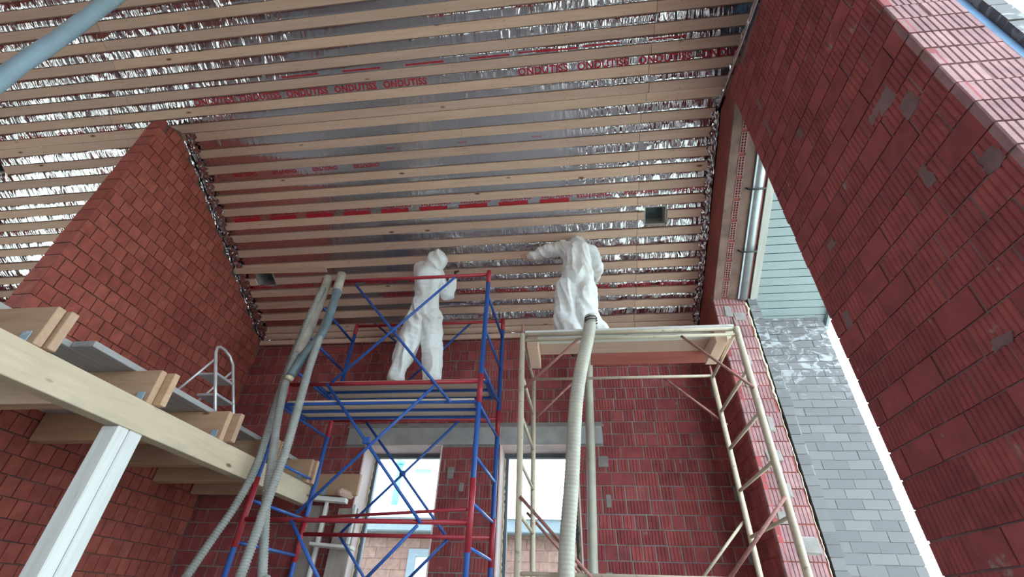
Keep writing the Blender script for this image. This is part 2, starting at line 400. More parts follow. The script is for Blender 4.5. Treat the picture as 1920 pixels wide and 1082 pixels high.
for i, (a, b) in enumerate((W1, W2)):
    w = empty('window_%d' % (i+1), (0.5*(a+b), YF, WB)); w['kind'] = 'structure'
    t = 0.015
    for n, lo, hi in (('reveal', (a-.001, D-.004, WB), (a+t, YF+.1, WT)), ('reveal', (b-t, D-.004, WB), (b+.001, YF+.1, WT)), ('reveal', (a+t, D+.002, WT-t), (b-t, YF+.1, WT+.001))):
        bx(n, lo, hi, M['reveal'], w)
    f = .055
    bm = bmesh.new()
    for lo, hi in (((a+t, YF, WB), (a+t+f, YF+.07, WT-t)), ((b-t-f, YF, WB), (b-t, YF+.07, WT-t)), ((a+t+f, YF, WT-t-f), (b-t-f, YF+.07, WT-t)), ((a+t+f, YF, WB), (b-t-f, YF+.07, WB+f))): box(bm, lo, hi)
    obj('window_frame', bm, M['frame'], w)
    bx('pane', (a+t+f, YF+.03, WB+f), (b-t-f, YF+.036, WT-t-f), M['glass'], w)
    bm = bmesh.new()
    for xx in (a+t+.008, b-t-.008):
        pts = [V((xx+random.uniform(-.008, .008), YF-.012+random.uniform(-.008, .006), WB+0.03*k)) for k in range(int((WT-WB-.05)/0.03))]
        tube_bm(bm, pts, [random.uniform(.008, .018) for _ in pts], 6)
    obj('foam_seal', bm, M['foam'], w, True)

# ---------------- left partition wall
YN = 2.79
def lw_top(y):
    for (a, za), (b, zb) in zip(LWT[:-1], LWT[1:]):
        if a <= y <= b: return za+(zb-za)*(y-a)/(b-a)
    return LWT[-1][1]
LWT = [(YN, 4.70), (2.86, 4.74), (3.00, ceil_z(3.00)-0.035), (D, ceil_z(D)-0.035)]
def prism(name, prof, x0, x1, mat, parent=None):
    bm = bmesh.new(); A = [bm.verts.new((x0, y, z)) for y, z in prof]; B = [bm.verts.new((x1, y, z)) for y, z in prof]
    bm.faces.new(A); bm.faces.new(B[::-1])
    for i in range(len(prof)):
        j = (i+1) % len(prof); bm.faces.new((A[i], B[i], B[j], A[j]))
    bmesh.ops.recalc_face_normals(bm, faces=bm.faces)
    return obj(name, bm, mat, parent)
wall_left = prism('wall_left', [(YN+MR, -1.6), (D+MR, -1.6)]+[(max(y, YN+MR), z-.01) for y, z in LWT[::-1]], XL-0.19, XL-MR-.004, M['mortar_deep']); wall_left['kind'] = 'structure'
def free_left(z0, z1):
    lo, hi = YN, D
    if z1 > ceil_z(D)-.04:
        hi = D-(z1-.06-ceil_z(D)+.04)/SL
    if z1 > 4.88: return []
    if z1 > 4.70: lo = 2.84+(z1-4.70)*.95
    return [(lo, hi)] if hi-lo > .05 else []
masonry(wall_left, V((1, 0, 0)), V((XL, 0, 0)), free_left, -0.05, 4.88, M['brick_left'], lens=(0.12,), ribs=False, joint=0.010, jit=.004)
masonry(wall_left, V((0, -1, 0)), V((0, YN, 0)), lambda a, b: [(XL-.19, XL)], 0.25, 4.69, M['brick_left'], lens=(0.19,), ribs=False, limit=40, bond=0.0, name='end_brick')

# ---------------- right wall: near pier, far stub, lintel with the sloped soffit
YJ, YP, YQ = 4.93, 2.93, 1.37
SOF = 5.968
def sof_z(y): return SOF-SL*y
XO = 2.165
wr = prism('wall_right', [(YQ+MR, -1.6), (YP-MR, -1.6), (YP-MR, 4.65), (YQ+MR, 4.338)], XR+.0075, XO, M['mortar_wash']); wr['kind'] = 'structure'
masonry(wr, V((-1, 0, 0)), V((XR, 0, 0)), lambda a, b: [(-YP, -YQ)] if b < 4.34 else ([(-YP, -(3.26-(4.717-b)/.2))] if b < 4.63 else []), -0.05, 4.66, M['brick'], lens=(0.25,), rough_prob=0.72, joint=0.010, jit=.0015)
masonry(wr, V((0, -1, 0)), V((0, YQ, 0)), lambda a, b: [(XR, XO)], 1.0, 4.5, M['brick_jamb'], lens=(0.36, 0.18), limit=60, bond=0.0, name='jamb_brick')
for (a, b, w_, h_) in ((1660, 190, .12, .10), (1705, 195, .10, .12), (1640, 215, .08, .06), (1500, 250, .05, .09), (1432, 385, .10, .07), (1424, 195, .04, .16), (1440, 240, .05, .2), (1462, 410, .05, .14), (1560, 460, .07, .06), (1738, 330, .05, .12), (1860, 300, .08, .08), (1590, 600, .06, .12), (1880, 640, .11, .04)):
    c = atx(a, b, XR)
    if not YQ+.06 < c.y < YP-.08: continue
    bm = bmesh.new(); box(bm, (XR-.002, c.y-w_/2, c.z-h_/2), (XR+.01, c.y+w_/2, c.z+h_/2)); bmesh.ops.subdivide_edges(bm, edges=list(bm.edges), cuts=2, use_grid_fill=True)
    for v in bm.verts: v.co += V((random.uniform(-.001, .001), random.uniform(-.014, .014), random.uniform(-.014, .014)))
    obj('mortar_patch', bm, M['mortar_wash'], wr)
ws = prism('wall_right', [(YJ+MR, -1.6), (D+.01, -1.6), (D+.01, ceil_z(D)-.03), (YJ+MR, ceil_z(YJ)-.03)], XR+MR, XO, M['plaster_red']); ws['kind'] = 'structure'
masonry(ws, V((0, -1, 0)), V((0, YJ, 0)), lambda a, b: [(XR, XO)], 0.05, 3.28, M['brick_jamb'], lens=(0.36, 0.18), bond=0.0, name='jamb_brick')
masonry(ws, V((-1, 0, 0)), V((XR+.004, 0, 0)), lambda a, b: [(-D, -YJ)], -0.05, 2.6, M['brick'], lens=(0.25,), ribs=False, limit=60, joint=0.008, jit=.001)
for (zz, x0, x1, h) in ((3.10, 1.90, 1.98, .16), (2.93, 1.93, 2.0, .09), (3.02, 1.99, 2.12, .10), (2.45, 1.93, 2.03, .12), (2.18, 1.9, 2.02, .09), (1.72, 2.0, 2.07, .16), (1.40, 1.9, 2.05, .1), (1.08, 1.97, 2.04, .13), (.85, 1.86, 1.95, .1), (.62, 1.95, 2.14, .14), (.3, 1.9, 2.02, .12)):
    bm = bmesh.new(); box(bm, (x0, YJ-.012, zz-h/2), (x1, YJ+.02, zz+h/2)); bev(bm, .012, 2)
    for v in bm.verts: v.co += V((random.uniform(-.012, .012), random.uniform(-.003, .003), random.uniform(-.012, .012)))
    obj('mortar_patch', bm, M['mortar'], ws)
lin = prism('beam_right', [(YP-.2, sof_z(YP-.2)), (YJ+.05, sof_z(YJ+.05)), (YJ+.05, ceil_z(YJ+.05)-.03), (3.27, ceil_z(3.27)-.03), (3.25, 4.70), (YP-.2, 4.60)], XR+.012, XO+.05, M['plaster_red']); lin['kind'] = 'structure'
def sof(x, y, off=0.0): return V((x, y, sof_z(y))) + CN*off
def slab(name, x0, x1, y0, y1, o0, o1, mat, parent, bevel=0):
    """a strip parallel to the roof slope, between depths o0 (above) and o1 (below) of the soffit plane"""
    p0 = sof((x0+x1)/2, y0, (o0+o1)/2); p1 = sof((x0+x1)/2, y1, (o0+o1)/2)
    return timber(name, p0, p1, x1-x0, abs(o1-o0), mat, parent, up=-CN, bevel=bevel)
slab('soffit_board', XR+.006, 1.902, YP-.3, YJ-.005, -.02, .006, M['soffit_brown'], lin)
slab('soffit_board', 1.966, 2.078, YP-.3, YJ-.005, -.02, .006, M['soffit_brown'], lin)
slab('shade_strip', 1.902, 1.966, YP-.3, YJ-.005, -.02, -.012, M['dark'], lin)  # near-black sheet painted as the shade inside the brick holes
def hollow_brick(y0, y1):
    bm = bmesh.new(); L = (y1-y0)*HY; n = 7; w = .064
    for k in range(n+1): t = .006; a = -L/2+(L-t)*k/n; box(bm, (a, -w/2, -.012), (a+t, w/2, .012))
    for k in range(3): t = .008; a = -w/2+(w-t)*k/2; box(bm, (-L/2, a, -.0115), (L/2, a+t, .0115))
    me = bpy.data.meshes.new('brick'); bm.to_mesh(me); bm.free(); me.materials.append(M['brick_jamb'])
    p0, p1 = sof(1.934, y0), sof(1.934, y1)
    link(bpy.data.objects.new('brick', me), 'brick', lin, (p0+p1)/2, frame_of(p0, p1, -CN))
y = YJ-.02
while y > 2.75:
    hollow_brick(y-.2, y-.015); y -= .215
# steel angle lintel with hooks, gap shade painted as a dark strip, facing lintel
p = [sof(2.145, yy, .0) for yy in (YJ, 2.7)]
tube('steel_lintel', p, .052, M['grey_metal'], lin, 14)
slab('steel_flange', 2.082, 2.10, 2.7, YJ-.01, -.03, .03, M['grey_metal'], lin)
slab('shade_strip', 2.10, 2.235, 2.7, YJ-.01, -.08, -.05, M['dark'], lin)
for yy in (3.73, 4.37):
    q = [sof(x, yy, o) for x, o in ((2.02, .0), (2.03, .05), (2.10, .07), (2.20, .065), (2.235, .0))]
    tube('lintel_hook', q, .011, M['black'], lin, 6)
slab('facing_lintel', 2.235, 2.315, 2.6, YJ+.02, -.06, .012, M['oldwood'], lin)
# outer brick leaf beside the jamb, and the brick fin beyond it
bm = bmesh.new(); box(bm, (2.205, YJ+.008, -1.6), (2.312, 5.2, 3.25)); leaf = struct('trim_1', bm, M['mortar'])
masonry(leaf, V((0, -1, 0)), V((0, YJ, 0)), lambda a, b: [(2.20, 2.318)], -0.05, 3.22, M['grey_brick'], pitch=.098, joint=.008, lens=(.118,), ribs=False, limit=60, bond=0, jit=.002)
bm = bmesh.new(); box(bm, (2.16, YJ+.05, -1.6), (2.21, YJ+.09, 3.28)); struct('gap_shade', bm, M['dark'])  # near-black fill, shade of the gap put into its colour
pts = [V((2.168+.012*noise.noise(V((k*.31, 0, 0)))+random.uniform(-.003, .004), YJ+.002+random.uniform(-.006, .006), -.2+.03*k)) for k in range(115)]
bm = bmesh.new(); tube_bm(bm, pts, [.004+.007*abs(noise.noise(V((k*.5, 3, 0))))+ (.014*max(0, noise.noise(V((k*.6, 7, 0))))+.006 if k > 72 else 0) for k in range(115)], 7); o = obj('foam_bead', bm, M['foam'], ws, True)
FY = 5.2
bm = bmesh.new(); box(bm, (2.30, FY+.008, -1.75), (3.095, 5.75, 3.16)); fin = struct('wall_outer', bm, M['mortar'])
masonry(fin, V((0, -1, 0)), V((0, FY, 0)), lambda a, b: [(2.30, 3.10)], 0.05, 3.14, M['grey_brick'], pitch=.0925, joint=.007, lens=(.236,), ribs=False, limit=190, jit=.002)
# outside skin of the near pier
bm = bmesh.new(); box(bm, (2.225, YQ-.02, -1.6), (2.31, YP-.06, 5.0)); skin = struct('trim_3', bm, M['mortar'])
masonry(skin, V((0, -1, 0)), V((0, YQ-.028, 0)), lambda a, b: [(2.222, 2.314)], 1.2, 4.4, M['grey_brick'], pitch=.16, joint=.008, lens=(.118,), ribs=False, limit=30, bond=0)
bm = bmesh.new(); box(bm, (XO-.002, YQ+.015, -1.6), (2.226, YP-.06, 5.0)); struct('trim_4', bm, plain('blue_membrane', (0.10, 0.20, 0.34), 0.7))
# siding under the eaves
eaves = empty('eaves_soffit', (2.75, 4.0, 3.5)); eaves['kind'] = 'structure'
y = 5.262; k = 0
while y > 2.2:
    w = .092
    slab('siding_plank', 2.318, 3.15, y-w, y-.008, -.035, -.008 + .004*(k % 2), M['siding'], eaves, .003); y -= w; k += 1
slab('backing', 2.318, 3.15, 2.2, 5.27, -.055, -.036, M['frame'], eaves)
slab('fascia', 3.15, 3.185, 2.2, 5.34, -.16, .05, M['siding'], eaves, .004)
bx('fascia', (2.318, 5.262, 3.02), (3.185, 5.30, 3.16), M['siding'], eaves, .003)

# ---------------- unseen shell behind and beside the viewer, openings shaped for the light inside
bm = bmesh.new(); box(bm, (-9.8, 4.4, -1.6), (-9.6, D+.4, 4.2)); box(bm, (-9.8, -6.2, -1.6), (-9.6, -.9, 6.9)); box(bm, (-9.8, -.9, 3.1), (-9.6, 4.4, 6.9)); box(bm, (-9.8, -.9, -1.6), (-9.6, 4.4, .5)); struct('wall_left_outer', bm, M['brick_left'])
bm = bmesh.new()
box(bm, (-9.8, -6.4, -1.6), (-8.8, -6.2, 6.9)); box(bm, (1.6, -6.4, -1.6), (2.3, -6.2, 6.9)); box(bm, (-8.8, -6.4, 1.2), (1.6, -6.2, 6.9)); box(bm, (-8.8, -6.4, -1.6), (-3.2, -6.2, 1.2)); box(bm, (-.8, -6.4, -1.6), (1.6, -6.2, 1.2)); struct('wall_rear', bm, M['brick'])
bm = bmesh.new(); box(bm, (XR, -6.2, -1.6), (XO, -1.55, 7)); box(bm, (XR, -1.55, 4.1), (XO, YQ, 7)); struct('wall_right_rear', bm, M['brick'])

# ------------------------------------------------------------------ ceiling: foil membrane, battens, prints
def vnoise(x, y, seed=0):
    xi = np.floor(x).astype(np.int64); yi = np.floor(y).astype(np.int64); fx = x-xi; fy = y-yi
    fx = fx*fx*(3-2*fx); fy = fy*fy*(3-2*fy)
    def h(a, b):
        n = (a*374761393+b*668265263+seed*974711) & 0x7fffffff
        n = ((n ^ (n >> 13))*1274126177) & 0x7fffffff
        return ((n ^ (n >> 16)) & 0xffff)/65535.0
    return (h(xi, yi)*(1-fx)+h(xi+1, yi)*fx)*(1-fy)+(h(xi, yi+1)*(1-fx)+h(xi+1, yi+1)*fx)*fy
ROWS = [0.055, .167, .396, .59, .786, .978, 1.19, 1.415, 1.635, 1.82, 2.01, 2.198, 2.37, 2.586, 2.789, 3.005, 3.107, 3.297, 3.495, 3.678, 3.883, 4.09, 4.29, 4.49, 4.69, 4.89, 5.09, 5.29]
BW = 0.100
def sst(a, b, t):
    t = np.clip((t-a)/(b-a), 0, 1); return t*t*(3-2*t)
def crease(x, L):
    n = vnoise(x*1.1, L*1.3, 3)
    m = sst(-3.9, -5.0, x)*.95 + sst(-1.9, -3.9, x)*sst(2.9, 3.5, L)*.8 + sst(-.6, .7, x)*.85 + 1.4*sst(-2.2, -.9, x)*sst(1.75, 1.25, L)
    m = m + .6*sst(-2.0, -.4, x)*sst(2.95, 3.4, L)
    return np.clip(m + (n-.55)*.75, 0.08, 1.5)
def foil_off(x, L):
    m = crease(x, L)
    gap = np.ones_like(x)
    for r in ROWS: gap = np.minimum(gap, sst(BW/2-.012, BW/2+.018, np.abs(L-r)))
    w = x + .22*vnoise(x*.9, L*2.0, 11) + .35*(vnoise(x*.55, L*.5, 8)-.5)*L
    a = 1-np.abs(2*vnoise(w*5.0, L*1.8, 1)-1); b = 1-np.abs(2*vnoise(w*12.0+L*4, L*5, 2)-1); c = vnoise(w*30, L*16, 4)
    return -.026 + gap*(.004*vnoise(x*2, L*5, 9) + m*(.016*a*a+.010*b+.002*c))
def ceil_xl(px, py):
    n = V((0, SL, 1)); r = ray(px, py); p = r*((Z0+SL*D)/r.dot(n)); return p.x, (D-p.y)*HY
HOLES = [(1.02, 1.30, 1.50, 1.75), (-7.85, -7.45, 2.98-.22, 2.98), (-4.42, -4.13, .90, 1.12)]
def in_hole(x, L): return any(a-.01 < x < b+.01 and c-.01 < L < d+.01 for a, b, c, d in HOLES)
NX, NL = 490, 370; LMAX = 5.45
gx = np.linspace(-9.65, 2.27, NX); gl = np.linspace(-.06, LMAX, NL)
XX, LL = np.meshgrid(gx, gl); OFF = foil_off(XX, LL); CR = crease(XX, LL)
base = np.array(C(0, 0)); CNn = np.array(CN)
PT = np.stack([XX, D-LL/HY, Z0+SL*LL/HY], -1) + OFF[..., None]*CNn
org = C(-3.7, 0)
idx = np.arange(NX*NL).reshape(NL, NX)
cxm = (XX[:-1, :-1]+XX[1:, 1:])/2; clm = (LL[:-1, :-1]+LL[1:, 1:])/2
keepf = np.ones(cxm.shape, bool)
for a, b, c, d in HOLES: keepf &= ~((cxm > a) & (cxm < b) & (clm > c) & (clm < d))
F = np.stack([idx[:-1, :-1], idx[:-1, 1:], idx[1:, 1:], idx[1:, :-1]], -1)[keepf]
me = bpy.data.meshes.new('ceiling')
me.vertices.add(NX*NL); me.vertices.foreach_set('co', (PT-np.array(org)).astype(np.float32).ravel())
me.loops.add(F.size); me.loops.foreach_set('vertex_index', F.astype(np.int32).ravel())
me.polygons.add(len(F)); me.polygons.foreach_set('loop_start', np.arange(0, F.size, 4, dtype=np.int32)); me.polygons.foreach_set('loop_total', np.full(len(F), 4, np.int32))
me.update(calc_edges=True); me.validate()
at_ = me.attributes.new('crease', 'FLOAT', 'POINT'); at_.data.foreach_set('value', CR.astype(np.float32).ravel())
smooth(me); me.materials.append(M['foil'])
ceiling = bpy.data.objects.new('ceiling', me); link(ceiling, 'ceiling', None, org); ceiling['kind'] = 'structure'
def batten(x0, x1, L, w=BW, tilt=0.0, off=0.0):
    return timber('batten', C(x0, L+tilt, -.011+off), C(x1, L, -.011+off), w, .022, M['pine'], ceiling, up=-CN, bevel=.002)
for i, L in enumerate(ROWS):
    jr = .94+.06*(L > 2.9)+.2*max(0, L-3.1)*.5+random.uniform(-.01, .01); xr = (1.76+random.uniform(-.03, .02)) if L < 2.85 else 1.86+.23*max(0, L-2.9)
    if abs(L-3.107) < .01: jr = 1.02
    spans = []
    if L < 2.9: spans = [(-9.6, -4.93), (-4.60+random.uniform(-.04, .03), jr), (jr+.004, xr)]
    else:
        jl = -5.25+random.uniform(-.02, .02)-(.35 if 3.2 < L < 3.4 else 0); spans = [(-9.6, jl), (jl+.004, jr), (jr+.004, xr)]
    for a, b in spans:
        cuts = [(a, b)]
        for ha, hb, hc, hd in HOLES:
            if hc-BW/2 < L < hd+BW/2-.02 and a < ha and hb < b: cuts = [(a, ha), (hb, b)]
        for c, d in cuts:
            if d-c > .05: batten(c, d, L, tilt=random.uniform(-.005, .005))
batten(-4.78, -3.3, 1.135, .085, .045, .022)
for a, b, c, d in HOLES:       # framed openings cut through the membrane
    bm = bmesh.new()
    R = Matrix((V((1, 0, 0)), V((0, -1/HY, SL/HY)), -CN)).transposed().to_4x4()
    mt = Matrix.Translation(C((a+b)/2, (c+d)/2, 0)) @ R
    w, h = (b-a)/2, (d-c)/2
    box(bm, (-w, -h, .02), (-w+.02, h, .25), mt); box(bm, (w-.02, -h, .02), (w, h, .25), mt); box(bm, (-w, -h, .02), (w, -h+.02, .25), mt); box(bm, (-w, h-.02, .02), (w, h, .25), mt)
    o = obj('opening_lining', bm, M['oldwood'], ceiling)
    bm = bmesh.new(); box(bm, (-w-.02, -h-.02, .25), (w+.02, h+.02, .27), mt); obj('opening_back', bm, M['hose_dark'], ceiling)  # dark back panel, the cavity's shade put into its colour
# nails along the battens
v = []; f = []
for L in ROWS:
    for k in range(18):
        x = -9.2+k*.62
        for dl in (-.028, .028):
            if random.random() < .75:
                c = C(x+random.uniform(-.02, .02), L+dl+random.uniform(-.006, .006), .0012)-org; o = len(v)
                for q in range(5):
                    t = q*1.2566; v.append(tuple(c+V((math.cos(t), 0, 0))*.0045+V((0, -1/HY, SL/HY))*math.sin(t)*.0045))
                f.append([o+q for q in range(5)])
me = bpy.data.meshes.new('nails'); me.from_pydata(v, [], f); me.materials.append(M['black'])
o = link(bpy.data.objects.new('nails', me), 'nails', ceiling, org.copy()); o['kind'] = 'stuff'
# red lettering and bands printed on the membrane
def printed(verts, faces, name='foil_print', mat=None):
    a = np.array(verts); off = foil_off(a[:, 0], a[:, 1])+.0025
    pts = [tuple(C(x, L, o)-org) for (x, L), o in zip(a, off)]
    me = bpy.data.meshes.new(name); me.from_pydata(pts, [], faces); me.materials.append(mat or M['print'])
    link(bpy.data.objects.new(name, me), name, ceiling, org.copy())
FONT = {}
def text_mesh(txt, bold):
    if (txt, bold) in FONT: return FONT[(txt, bold)]
    cu = bpy.data.curves.new('t', 'FONT'); cu.body = txt; cu.size = 1.0; cu.resolution_u = 3; cu.offset = .035 if bold else .008; cu.space_character = 1.1
    o = bpy.data.objects.new('t', cu); COL.objects.link(o); bpy.context.view_layer.update()
    me = bpy.data.meshes.new_from_object(o.evaluated_get(bpy.context.evaluated_depsgraph_get()))
    bm = bmesh.new(); bm.from_mesh(me); bpy.data.objects.remove(o); bpy.data.meshes.remove(me); bpy.data.curves.remove(cu)
    bmesh.ops.triangulate(bm, faces=bm.faces)
    for _ in range(2): bmesh.ops.subdivide_edges(bm, edges=[e for e in bm.edges if e.calc_length() > .16], cuts=1)
    bmesh.ops.triangulate(bm, faces=bm.faces); bm.verts.index_update()
    r = ([(q.co.x, q.co.y) for q in bm.verts], [[q.index for q in fc.verts] for fc in bm.faces]); bm.free()
    FONT[(txt, bold)] = r; return r
def text(txt, x, L, cap, turned=False, bold=True, stretch=1.0):
    vs, fs = text_mesh(txt, bold); k = cap/.70; sg = -1 if turned else 1
    printed([(x+sg*a*k*stretch, L+sg*b*k) for a, b in vs], fs)
def band(x0, x1, L0, L1):
    n = max(2, int((x1-x0)/.03)); vs = []; fs = []
    for i in range(n+1):
        x = x0+(x1-x0)*i/n
        r0, r1 = (random.uniform(-.006, .004), random.uniform(-.004, .010)) if L1-L0 > .03 else (0, 0)
        for k in range(4): vs.append((x, L0+r0+(L1-L0-r0+r1)*k/3))
    for i in range(n):
        for k in range(3): o = i*4+k; fs.append((o, o+1, o+5, o+4))
    printed(vs, fs)
G1, G2 = 3.39, 1.915           # the two printed gaps that read best
for k in range(4): text('ONDUTISS', -.42+.66*k, G1-.035, .075)
for k in range(5): text('ONDUTISS', -2.0-.6*k, G1-.03, .07)
for k in range(9): text('ONDUTISS', -.35-.52*k+.5, G2+.060, .040, True, True, 1.35); band(-.77-.52*k+.5, -.40-.52*k+.5, G2-.045, G2+.006)
for k in range(4): text('ONDUTISS', .75+.58*k-.15, 1.915+.055, .055, True)
for k in range(5): band(-3.2+.75*k, -2.75+.75*k, 3.565, 3.585)
for k in range(3): band(-.4+.7*k, 0+.7*k, 3.575, 3.592)
for k in range(3): text('ondutiss pro', .3-.9*k+.4, 4.03, .03, True, False)
for k in range(3): text('ondutiss', -.2-.9*k, 2.69, .022, True, False)
for k in range(6): text('ONDUTISS', -5.3-.55*k, 1.95, .055, True, False)
for k in range(5): text('ONDUTISS', -5.4-.6*k, 3.20, .055, True, False)
for k in range(5): text('ONDUTISS', -4.2+.62*k, .885+.04, .06, True); 
for k in range(9): text('ONDUTISS', -2.6+.55*k, .69-.04, .06)
for k in range(4): text('ONDUTISS', -3.9+.55*k, 2.49+.03, .045, True)
# crumpled foil edges taped to the walls
def ribbon(p, q, wdir, width, n, amp, name='foil_edge'):
    p, q, wdir = V(p), V(q), V(wdir); m = 5; bm = bmesh.new(); g = []
    for i in range(n+1):
        c = p+(q-p)*i/n; w = width*random.uniform(.6, 1.25)
        g.append([bm.verts.new(c+wdir*w*k/m+V((random.uniform(-amp, amp), random.uniform(-amp, amp), random.uniform(-amp, amp)))) for k in range(m+1)])
    for i in range(n):
        for k in range(m): bm.faces.new((g[i][k], g[i+1][k], g[i+1][k+1], g[i][k+1]))
    return obj(name, bm, M['foil'], ceiling)
dn = V((0, -1/HY, SL/HY))
ribbon(C(XL+.02, .06, .018), C(XL+.02, 3.05, .02), V((.9, 0, .05)), .13, 110, .008)
ribbon(C(XL+.005, .0, .01), C(XL+.005, 3.0, .03), V((0, .35, -.93)), .05, 120, .008)
ribbon(C(XR-.012, .06, .012), C(XR-.012, 2.80, .02), V((-.98, 0, .0)), .075, 110, .008)
ribbon(C(XR-.006, .0, .0), C(XR-.006, 2.80, .01), V((0, .3, -.95)), .045, 90, .006)
ribbon(V((XR-.012, 3.28, 4.72)), V((XR-.012, 1.35, 4.335)), V((.02, .1, .99)), .10, 60, .007)
tube('foil_edge', [V((XR-.02, 3.28-.1*k, 4.715-.02*k+random.uniform(-.004, .004))) for k in range(20)], .011, M['foil'], ceiling, 6)
ribbon(C(-4.6, .02, .03), C(1.75, .02, .03), V((0, -.5, -.3)), .06, 160, .010)
timber('eave_board', V((-4.64, D-.045, ceil_z(D)-.075)), V((1.78, D-.045, ceil_z(D)-.075)), .035, .07, M['pine'], ceiling)
# unseen roof slab added to block light, and its far slope behind the viewer
bm = bmesh.new()
for x0, x1 in ((-9.8, 2.34),):
    v8 = []
    for L, o in ((-.35, -.30), (8.0, -.30), (8.0, -.40), (-.35, -.40)):
        for x in (x0, x1): v8.append(bm.verts.new(C(x, L, o)))
    for a, b, c, d in ((0, 1, 3, 2), (2, 3, 5, 4), (4, 5, 7, 6), (6, 7, 1, 0)): bm.faces.new((v8[a], v8[b], v8[c], v8[d]))
    bm.faces.new((v8[0], v8[2], v8[4], v8[6])); bm.faces.new((v8[1], v8[7], v8[5], v8[3]))
struct('roof', bm, M['pine'])
rk = C(0, 8.0)
timber('roof', V((-3.73, -6.6, 4.55)), V((-3.73, rk.y, rk.z+.1)), 12.2, .08, M['pine'], None, bevel=0)['kind'] = 'structure'
prism('sky_block_right', [(-1.6, 6.9), (1.2, 5.9), (5.8, 3.4), (5.8, 3.0), (5.1, 3.26), (2.6, 4.7), (1.3, 4.0), (-1.6, 4.0)], 2.28, 2.33, M['soffit_brown'])['kind'] = 'structure'  # board added above the wall to block the sky

# ------------------------------------------------------------------ timber gallery on the left
BXF = -2.85; ZB = 1.122        # face and top of the carrying beam
g_beam = timber('timber_beam', V((BXF-.054, .3, ZB-.098)), V((BXF-.054, 5.10, ZB-.098)), .108, .194, M['beam'])
tag(g_beam, 'long pale timber beam sloping across the left, carrying the joists', 'beam')
def post(name, x0, x1, y0, y1, z1, mat_l, mat_r, label):
    t = empty(name, (0.5*(x0+x1), 0.5*(y0+y1), -1.6)); ym = (y0+y1)/2-.01
    for a, b, m in ((y0, ym-.003, mat_l), (ym+.003, y1, mat_r)):
        timber('plank', V(((x0+x1)/2, (a+b)/2, -1.6)), V(((x0+x1)/2, (a+b)/2, z1)), b-a, x1-x0, m, t, up=V((1, 0, 0)), bevel=.006)
    tag(t, label, 'post'); return t
post('timber_post', BXF-.125, BXF-.002, 2.575, 2.772, ZB-.196, M['whitewood'], M['whitewood'], 'stout post of two whitish timbers holding up the pale beam')
def joist(y, xe, label, n=2, xe2=None):
    t = empty('floor_joist', (-3.7, y, ZB))
    for k in range(n):
        yy = y+.026+.056*k
        timber('plank', V((XL+.02, yy, ZB+.121)), V(((xe, xe2 or xe)[k], yy, ZB+.121)), .05, .239, M['joist'], t)
    bm = bmesh.new(); box(bm, (-2.955, y-.008, ZB+.002), (-2.90, y-.001, ZB+.075)); obj('joist_bracket', bm, M['paleblue'], t)
    tag(t, label, 'joist', 'joists of the timber gallery'); return t
joist(1.86, -2.85, 'doubled brown joist nearest the viewer, its ends flush with the beam face', xe2=-2.82)
joist(2.68, -2.86, 'doubled brown joist resting on the beam right over the post', xe2=-2.80)
joist(3.47, -2.86, 'doubled brown joist ending just in front of the stepladder foot', xe2=-2.79)
joist(4.22, -2.84, 'doubled brown joist half hidden behind the corrugated hoses', xe2=-2.82)
joist(4.90, -2.82, 'doubled brown joist seen through the left end of the blue tower', xe2=-2.79)
joist(5.52, -2.52, 'last grey joist lying along the back wall', n=1)
joist(1.02, -2.95, 'joist at the left edge of the view, hardly showing below the beam')
zb = ZB+.241
decks = [(-3.245, -3.075, 2.32, 5.40, 'grey floor board with a pale edge running under the stepladder'), (-3.46, -3.255, 1.62, 5.40, 'grey floor board reaching nearer the viewer, second from the open edge'),
         (-3.70, -3.47, 1.66, 5.48, 'grey floor board, third from the open edge of the gallery'), (-3.95, -3.71, 1.7, 5.48, 'grey floor board, fourth from the open edge of the gallery'),
         (-4.2, -3.96, 1.65, 5.48, 'grey floor board, third from the brick wall'), (-4.42, -4.21, 1.65, 5.48, 'grey floor board, second from the brick wall'), (-4.64, -4.43, 1.62, 5.48, 'grey floor board lying against the left brick wall')]
for x0, x1, y0, y1, lab in decks:
    o = timber('floor_board', V(((x0+x1)/2, y0, zb+.021)), V(((x0+x1)/2, y1, zb+.021)), x1-x0, .042, M['oldwood'])
    tag(o, lab, 'board', 'floor boards of the timber gallery')
# far post, boxes and boards by the back wall
t = empty('board_stand', (-2.75, 5.5, -1.6))
timber('upright_board', V((-2.98, 5.58, -1.6)), V((-2.98, 5.58, 1.02)), .26, .025, M['greywood'], t, up=V((0, 1, 0)))
timber('upright_board', V((-2.62, 5.62, -1.6)), V((-2.62, 5.62, 1.0)), .24, .025, M['greywood'], t, up=V((0, 1, 0)))
timber('lit_edge', V((-2.845, 5.50, -1.6)), V((-2.845, 5.50, 1.08)), .03, .05, M['whitewood'], t, up=V((0, 1, 0)))  # pale strip, window light on the board edge put into colour
timber('lit_edge', V((-2.50, 5.52, .62)), V((-2.50, 5.52, 1.02)), .03, .05, M['whitewood'], t, up=V((0, 1, 0)))
timber('shelf', V((-2.86, 5.42, .60)), V((-2.42, 5.50, .58)), .22, .03, M['whitewood'], t)
timber('crosspiece', V((-3.15, 5.44, 1.08)), V((-2.62, 5.52, 1.06)), .12, .05, M['whitewood'], t)
tag(t, 'stand of grey boards with pale painted window-lit edges left of the first window', 'board stand')
o = timber('log_offcut', V((-2.66, 5.35, 1.13)), V((-2.60, 5.60, 1.13)), .08, .08, M['pine'], bevel=.025)
tag(o, 'short pale timber offcut lying on top of the board stand', 'offcut')

